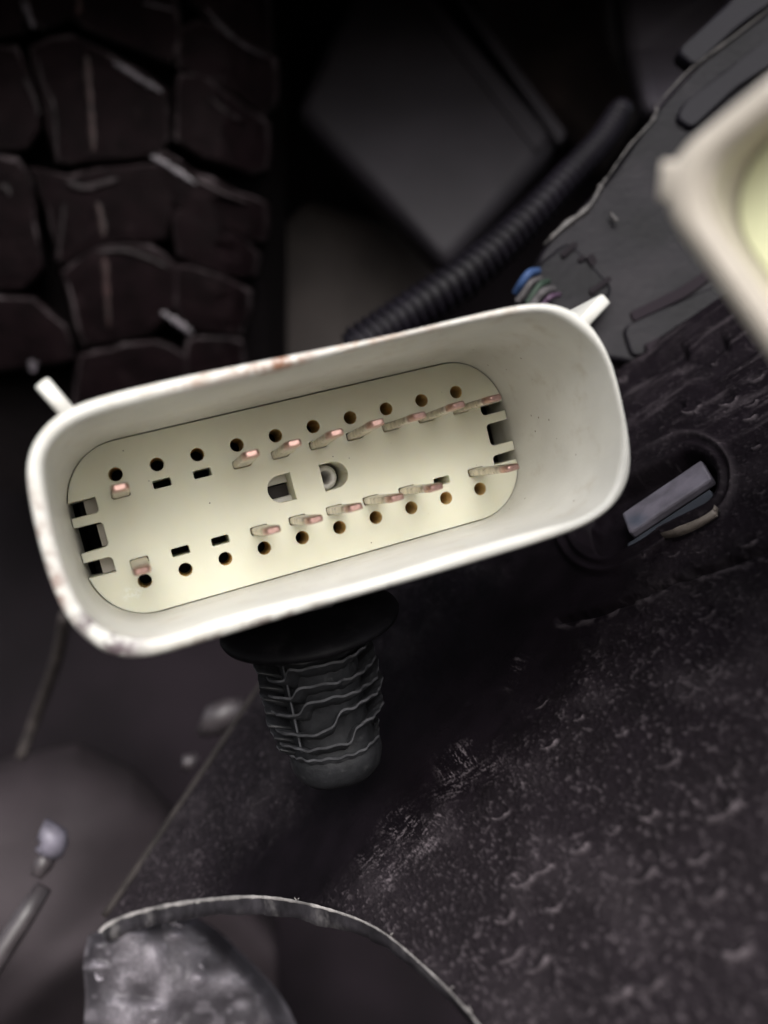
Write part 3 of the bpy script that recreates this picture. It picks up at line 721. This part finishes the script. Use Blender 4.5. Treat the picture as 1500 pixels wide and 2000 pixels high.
def tread(poly):
    p = np.array(poly, float); c = p.mean(0)
    # subdivide edges, wobble them a little
    q = []
    for i in range(len(p)):
        a, b = p[i], p[(i+1) % len(p)]; m_ = max(1, int(np.hypot(*(b-a))/26))
        for j in range(m_): q.append(a+(b-a)*j/m_)
    q = np.array(q); q += rng.normal(0, 2.0, q.shape)
    for _ in range(1): q = 0.8*q+0.1*(np.roll(q, 1, 0)+np.roll(q, -1, 0))
    cc = q.mean(0); r = q-cc; rl = np.linalg.norm(r, axis=1)[:, None]
    rings = []
    for off, dz in ((17, 1.5), (15, .7), (13, .20), (9, .06), (4, 0.0), (-25, -.02)):
        o_ = cc+r*(1+off/rl); rings.append(Pa(o_[:, 0], o_[:, 1], tyreZ(o_[:, 0], o_[:, 1])+dz))
    V, F = loft(rings, True, False, True); n = len(q)
    fm = [0]*len(F)
    for i in range(2*n, 4*n): fm[i] = 1
    V = np.vstack((V, Pa([cc[0]], [cc[1]], tyreZ(cc[0], cc[1])-0.02))); last = F.pop(); fm.pop()
    for i in range(n): F.append((last[i], last[(i+1) % n], len(V)-1)); fm.append(0)
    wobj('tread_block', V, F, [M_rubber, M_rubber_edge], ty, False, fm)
for b_ in BL: tread(b_)
# faded red line painted down the middle column: thin raised paint patches
def strip(name, parent, pts, Z, w_, m, th=0.05):
    p = spline(pts, 20); a = Pa(p[:, 0], p[:, 1], np.array([Z(x, y) if callable(Z) else Z for x, y in p]))
    t = np.gradient(a, axis=0); t /= np.linalg.norm(t, axis=1)[:, None]; sdv = np.cross(t, (0, 1.0, 0)); sdv /= np.linalg.norm(sdv, axis=1)[:, None]
    ww = w_*np.interp(np.linspace(0, 1, 20), [0, .12, .5, .88, 1], [.35, .9, 1, .85, .3])*(1+0.25*rng.normal(0, 1, 20))
    L = [a+sdv*ww[:, None]/2, a+np.array((0, -th, 0)), a-sdv*ww[:, None]/2, a+np.array((0, th, 0)), a+sdv*ww[:, None]/2]
    V, F = loft(L, False); return wobj(name, V, F, m, parent, True)
tz = lambda u, v: float(tyreZ(u, v))-0.03
for pts in ([(168, 110), (176, 200), (182, 295)], [(190, 395), (198, 430), (200, 462)], [(203, 500), (208, 570), (212, 640)], [(150, -40), (155, 10), (150, 30)]):
    strip('red_line', ty, pts, tz, 0.16, M_rubber_red, 0.012)
for pts, w_ in (([(222, 122), (270, 152), (316, 180)], .13), ([(295, 305), (330, 325), (383, 360)], .14), ([(42, 0), (55, 25), (66, 55)], .14), ([(72, 110), (85, 165), (105, 210), (112, 300)], .07), ([(45, 150), (65, 190), (75, 225)], .11),
                ([(278, 5), (300, 10), (340, 20)], .05), ([(315, 610), (345, 630), (375, 652)], .15), ([(125, 400), (120, 450), (112, 510)], .09), ([(190, 492), (240, 490), (290, 505), (330, 525)], .10), ([(400, 15), (430, 50), (470, 85), (520, 112)], .05), ([(410, 190), (435, 215), (470, 235)], .07), ([(0, 365), (12, 370), (18, 382)], .16), ([(130, 355), (165, 368), (230, 350)], .16), ([(385, 350), (430, 375), (490, 398)], .09), ([(132, 550), (145, 600), (158, 660)], .08), ([(58, 705), (64, 715), (60, 725)], .18)):
    m = M_scar if w_ in (.13, .14, .18, .05, .15) else M_rubber_edge
    strip('scuff', ty, pts, lambda u, v: float(tyreZ(u, v))-0.04, w_*1.15, m, 0.02)

# ================================================================ BACK PANELS
def slab(poly, Zs, thick, m, name, parent=None, bev=0.12, mats=None, sub=True):
    """rounded-edge slab from a picture-traced outline at real depth; Zs: one depth or per-corner list"""
    p = np.array(poly, float); zf = Zs if callable(Zs) else None; Zs = np.zeros(len(p)) if zf else np.ones(len(p))*np.array(Zs)
    q = []
    for i in range(len(p)):                                   # rounded corners
        a, b, c = p[i-1], p[i], p[(i+1) % len(p)]; rr = min(18, 0.3*np.hypot(*(b-a)), 0.3*np.hypot(*(c-b)))
        A = b+(a-b)/np.hypot(*(a-b))*rr; C = b+(c-b)/np.hypot(*(c-b))*rr
        for t in (0, .25, .5, .75, 1): q.append(tuple((1-t)**2*A+2*t*(1-t)*b+t*t*C)+(Zs[i],))
    q = np.array(q)
    if zf: q[:, 2] = [zf(x, y) for x, y in q[:, :2]]
    c3 = Pa(q[:, 0], q[:, 1], q[:, 2]); cen = c3.mean(0); r = c3-cen; rl = np.linalg.norm(r, axis=1)[:, None]
    L = [c3+np.array((0, thick, 0)), c3+np.array((0, bev, 0)), c3+np.array((0, bev*.3, 0))-r/rl*bev*.3, c3-r/rl*bev]
    V, F = loft(L, True, True, True)
    o = wobj(name, V, F, m, parent, True)
    fl = [len(f.vertices) == 4 for f in o.data.polygons]; o.data.polygons.foreach_set('use_smooth', np.array(fl))
    return o
pa = thing('air_duct_cover', 'smooth dark grey panel with a doubled ridge along its right side, top centre', 'cover panel', P(830, 250, 23))
pnZ = lambda u, v: 24.0-(v+90)*0.004
slab([(575, 215), (640, 60), (730, -90), (800, -40), (1095, 275), (875, 522)], pnZ, 1.5, M_panel, 'panel_face', pa, 0.5)
slab([(742, -90), (800, -60), (1072, 262), (1052, 300)], lambda u, v: pnZ(u, v)-.10, .3, M_panel, 'ridge', pa, 0.12)
slab([(830, -90), (870, -60), (1108, 262), (1092, 282), (1080, 262)], lambda u, v: pnZ(u, v)-.16, .3, M_panel, 'ridge', pa, 0.12)
pb = slab([(250, 700), (420, 560), (600, 380), (760, 430), (868, 540), (760, 700), (500, 780)], 27, 1.0, M_panel_b, 'rear_cover', None, 0.5)
tag(pb, 'brownish grey blurred panel corner showing between the tyre and the dark cover', 'panel')
pc = slab([(1200, -120), (1560, -120), (1560, 60), (1400, 200), (1270, 215), (1228, 90)], [24, 24, 23, 21, 21, 23], 0.8, M_slate2, 'flat_cover', None, 0.3)
tag(pc, 'flat slate grey panel above the bracket rail, top right', 'panel')
pd = slab([(880, -140), (1190, -140), (1215, 60), (1262, 215), (1180, 330), (1120, 250), (1000, 120)], 27, 0.8, M_brown, 'recess_cover', None, 0.6)
tag(pd, 'black recessed panel between the ridged cover and the slate grey panel', 'panel')

# ---------------------------------------------------------------- corrugated conduit
A = spline([P(690, 690, 15.2), P(800, 615, 15.3), P(920, 530, 15.4), P(1020, 440, 15.6), P(1110, 345, 15.9), P(1175, 275, 16.4), P(1215, 210, 17.0)], 90)
rad = np.interp(np.linspace(0, 1, 90), [0, .35, .6, 1], [.44, .38, .30, .24])
cd = thing('wire_conduit', 'black corrugated wire conduit running up behind the bracket edge', 'conduit', A[0])
V, F = tube(A, rad*0.86, 18); wobj('sleeve', V, F, M_conduit, cd)
for k in range(2, 88, 2):
    t = A[k+1]-A[k-1]; t /= np.linalg.norm(t); r = rad[k]
    w_ = 0.045
    V, F = tube([A[k]-t*w_*1.3, A[k]-t*w_, A[k], A[k]+t*w_, A[k]+t*w_*1.3], np.array([.86, .97, 1.04, .97, .86])*r, 18, False); wobj('ring', V, F, M_conduit, cd)

# ---------------------------------------------------------------- ledge bracket on the right
lb = thing('side_bracket', 'dark plastic bracket with a scraped pale edge and raised rails, right of the conduit', 'bracket', P(1300, 400, 12))
def brZ(u, v, d=0.0):
    i0 = 1/13.0; k_ = (1/11.2-i0)/500.0
    return 1/(i0+k_*((v-330)*0.75+(u-1180)*0.35))-d
def bslab(poly, lift, m, name, bev=0.05, thick=0.3):
    slab(poly, lambda x, y: brZ(x, y, lift), thick, m, name, lb, bev)
bslab([(1065, 478), (1185, 352), (1290, 205), (1370, 120), (1520, 10), (1700, 60), (1700, 620), (1500, 640), (1300, 720), (1180, 700), (1010, 590)], 0, M_ledge, 'bracket_face', 0.08, 0.5)
bz = lambda u, v: brZ(u, v, 0.03)
strip('scraped_edge', lb, [(1062, 478), (1105, 440), (1150, 405), (1175, 362), (1188, 345)], bz, .09, M_edge, .05)
strip('scraped_edge', lb, [(1188, 345), (1230, 285), (1275, 235), (1283, 205)], bz, .05, M_edge, .05)
strip('scraped_edge', lb, [(1283, 205), (1350, 135), (1430, 75), (1520, 5)], bz, .05, M_edge, .05)
bslab([(1322, 100), (1420, 5), (1470, -40), (1540, -60), (1540, -20), (1430, 62), (1356, 128)], 0.10, M_panel_c, 'rail', 0.06)
bslab([(1336, 200), (1440, 118), (1530, 55), (1545, 100), (1440, 172), (1350, 250), (1320, 230)], 0.12, M_panel_c, 'rail', 0.06)
0 and bslab([(1200, 345), (1290, 260), (1320, 285), (1310, 420), (1240, 470), (1180, 440)], 0.04, M_ledge, 'raised_pad', 0.05)
strip('chip', lb, [(1192, 415), (1198, 424), (1205, 432)], lambda u, v: brZ(u, v, .12), .08, M_edge, .02)
bslab([(1230, 610), (1330, 560), (1420, 500), (1430, 512), (1345, 578), (1238, 628)], 0.05, M_dark, 'dark_recess_strip', 0.02)  # dark slabs painted in for the shade of a recess above the liner
bslab([(1260, 672), (1400, 600), (1500, 560), (1500, 572), (1405, 618), (1266, 690)], 0.16, M_dark, 'dark_recess_strip', 0.02)
bslab([(1215, 640), (1300, 600), (1440, 540), (1500, 530), (1500, 575), (1300, 668), (1235, 700)], 0.07, M_ledge, 'lower_shelf', 0.04)

# ---------------------------------------------------------------- small black plug with coloured wires
pg = thing('wiring_plug', 'small black slotted plug above the right lug of the cream connector', 'plug', P(1110, 560, 11.8))
pz = lambda p_, l: (lambda x, y: brZ(x, y, l))
PB = [(1045, 520), (1110, 468), (1200, 560), (1175, 610), (1120, 640), (1060, 590)]
slab(PB, pz(PB, .42), 0.5, M_ledge, 'plug_body', pg, 0.06)
for q4 in ([(1094, 494), (1122, 470), (1130, 478), (1100, 504)], [(1145, 502), (1158, 494), (1168, 510), (1156, 522)], [(1128, 505), (1140, 497), (1146, 503), (1134, 512)], [(1150, 566), (1190, 538), (1196, 545), (1156, 576)], [(1118, 600), (1150, 585), (1158, 596), (1126, 612)]):
    slab(q4, pz(q4, .47), 0.2, M_dark, 'slot', pg, 0.01)
def wire(name, label, pts, r, m):
    V, F = tube(spline(pts, 24), r, 10); tag(wobj(name, V, F, m, None, True, loc=pts[0]), label, 'wire')
wire('wire', 'blue insulated wire entering the small black plug', [P(1008, 572, 11.9), P(1020, 552, 11.75), P(1034, 534, 11.75), P(1050, 530, 12.1)], 0.060, M_blue)
wire('wire', 'greyish white insulated wire just below the blue one', [P(1010, 590, 11.75), P(1024, 572, 11.7), P(1038, 552, 11.7), P(1055, 545, 12.0)], 0.048, M_white)
wire('wire', 'dark green insulated wire between the two white wires', [P(1030, 596, 11.6), P(1042, 574, 11.6), P(1056, 556, 11.65), P(1070, 550, 11.9)], 0.048, M_green)
wire('wire', 'pale pinkish wire touching the top edge of the cream connector', [P(1030, 610, 11.4), P(1048, 586, 11.4), P(1062, 570, 11.4), P(1080, 566, 11.8)], 0.060, M_white)
wire('wire', 'violet insulated wire at the rim of the cream connector', [P(1050, 612, 11.3), P(1064, 592, 11.3), P(1076, 580, 11.3), P(1092, 576, 11.7)], 0.040, M_violet)

# ================================================================ LOWER LEFT
# dusty bracket seen through the arch
gu, gv = np.meshgrid(np.linspace(0, 1, 150), np.linspace(0, 1, 150))
lt = spline([(172, 1828), (163, 1880), (166, 1950), (160, 2060), (150, 2160)], 150); rt = spline([(300, 1768), (400, 1800), (480, 1868), (552, 1950), (592, 2040), (620, 2160)], 150)
UU = lt[:, 0][:, None]*(1-gu)+rt[:, 0][:, None]*gu; VV = lt[:, 1][:, None]*(1-gu)+rt[:, 1][:, None]*gu
UU = lt[:, 0][:, None]*(1-gu)+rt[:, 0][:, None]*gu
Zb = 11.9+0.9*gu**2.2+0.25*np.exp(-(gu/.06)**2)+0.35*np.exp(-(gv/.08)**2)+.9*np.exp(-((1-gu)/.07)**2)
nb1 = vnoise(UU, VV, 60, 41, 1); nb2 = vnoise(UU, VV, 14, 42, 1)
Zb = Zb-0.10*sstep(.3, .9, nb1)-0.02*(nb2-.5)
dd = 0.14+0.20*sstep(.5, .8, nb1)+0.25*sstep(.62, .85, nb2)
band = np.exp(-((UU-(265-0.12*(VV-1800)))/34)**2)*sstep(1800, 1850, VV); dd += 0.42*band; Zb -= .12*band
for (cx, cy, rx_, ry_, am) in ((303, 1868, 16, 26, .9), (255, 1822, 26, 10, .8), (345, 1826, 16, 10, .7), (385, 1858, 18, 14, .5), (388, 1910, 14, 10, .8), (302, 1970, 16, 10, .7), (470, 1962, 14, 10, .6), (320, 1930, 12, 30, .5), (190, 1888, 18, 8, 1.2), (176, 1985, 16, 12, .5), (440, 1915, 30, 16, .35), (560, 1975, 10, 40, .3)):
    g = np.exp(-((UU-cx)/rx_)**2-((VV-cy)/ry_)**2); dd += am*g; Zb -= .12*g*(am > .6)
dk = np.exp(-((UU-275)/28)**2-((VV-1945)/22)**2); dd *= 1-.7*dk; Zb += .15*dk
ids = np.arange(22500).reshape(150, 150); Fs = np.stack((ids[:-1, :-1], ids[1:, :-1], ids[1:, 1:], ids[:-1, 1:]), -1).reshape(-1, 4)
front = Pa(UU, VV, Zb)
o = wobj('mounting_tab', front.reshape(-1, 3), Fs, M_tab, None, True, attr=np.clip(dd, 0, 1.1))
sm_ = o.modifiers.new('thickness', 'SOLIDIFY'); sm_.thickness = 0.25; sm_.offset = -1
tag(o, 'grey dusty rounded mounting tab seen inside the arched cut-out, bottom left', 'mounting tab')

# big dark moulded piece behind, lower left
gu, gs = np.meshgrid(np.linspace(-200, 540, 90), np.linspace(0, 1, 110))
tv = np.interp(gu, [-200, 0, 150, 260, 400, 540], [1520, 1480, 1450, 1500, 1640, 1800]); gv = tv+(2180-tv)*gs
n_a = vnoise(gu+0.6*gv, gv-0.4*gu, 260, 51, 1); n_b = vnoise(gu, gv, 40, 52, 1)
ridge = np.abs((gu*0.83+gv*0.56)-(120*0.83+1900*0.56))
Zg = 24+2.0*np.exp(-gs/.06)-2.2*sstep(1400, 1650, gv)*sstep(420, 150, gu+0.28*(gv-1500))-0.8*(n_a-.5)+1.6*sstep(1850, 2100, gv)-0.5*np.exp(-((gu*0.62+gv*0.78-1560)/40)**2)
idg = np.arange(90*110).reshape(110, 90); Fg = np.stack((idg[:-1, :-1], idg[1:, :-1], idg[1:, 1:], idg[:-1, 1:]), -1).reshape(-1, 4)
dA = 0.75*sstep(1460, 1620, gv)*sstep(2050, 1750, gv)*sstep(380, 100, gu)*(0.3+n_a)+0.04*sstep(.55, .8, n_b)  # soft pale haze painted through the dust attribute, plus small dust blotches
o = wobj('inner_moulding', Pa(gu, gv, Zg).reshape(-1, 3), Fg, M_mould, None, True, attr=np.clip(dA, 0, 1)); sm_ = o.modifiers.new('thickness', 'SOLIDIFY'); sm_.thickness = 0.4; sm_.offset = -1
tag(o, 'blurred dark moulded trim filling the lower left corner behind the liner', 'trim')
rd = thing('link_rod', 'grey blurred rod with a pale rounded end at the left edge', 'rod', P(100, 1645, 13))
V, F = tube([P(-60, 1960, 12.2), P(0, 1865, 12.4), P(45, 1795, 12.6), P(86, 1732, 12.8)], [.16, .16, .16, .13], 16); wobj('rod_shaft', V, F, M_rod, rd)
V, F = tube([P(70, 1712, 12.9), P(84, 1690, 13), P(96, 1672, 13)], [.10, .14, .13], 14); wobj('rod_collar', V, F, M_rod, rd)
V, F = tube([P(84, 1640, 13), P(90, 1625, 13), P(100, 1640, 13), P(108, 1660, 13), P(112, 1676, 13)], [.10, .20, .26, .20, .08], 18); wobj('rod_end', V, F, M_shiny, rd)
V, F = tube([P(392, 1430, 17), P(425, 1405, 16.8), P(455, 1385, 16.8), P(478, 1372, 17)], [.12, .34, .26, .08], 14)  # knobs added to stand in for out-of-focus highlights
tag(wobj('highlight_knob', V, F, M_rod, None), 'blurred greyish highlight shaped as a knob behind the left edge of the liner', 'blur_highlight')
V, F = tube([P(360, 1500, 16.5), P(370, 1488, 16.4), P(384, 1476, 16.5)], [.08, .18, .08], 12)
tag(wobj('highlight_knob', V, F, M_rod, None), 'smaller blurred highlight knob below and left of the larger one', 'blur_highlight')
# edge strips of the moulding
V, F = tube(spline([P(u_, v_, 1/liner_invZ(u_, v_)) for u_, v_ in ((204, 1790), (300, 1650), (400, 1502), (500, 1352), (560, 1275))], 30), .06, 8); wobj('rolled_edge', V, F, M_roll, lin)
V, F = tube(spline([P(40, 1480, 19), P(70, 1400, 19), P(110, 1290, 18), P(128, 1200, 17)], 30), .13, 8)
tag(wobj('rear_cable', V, F, M_roll, None), 'dark blurred cable running up the left side below the connector', 'cable')
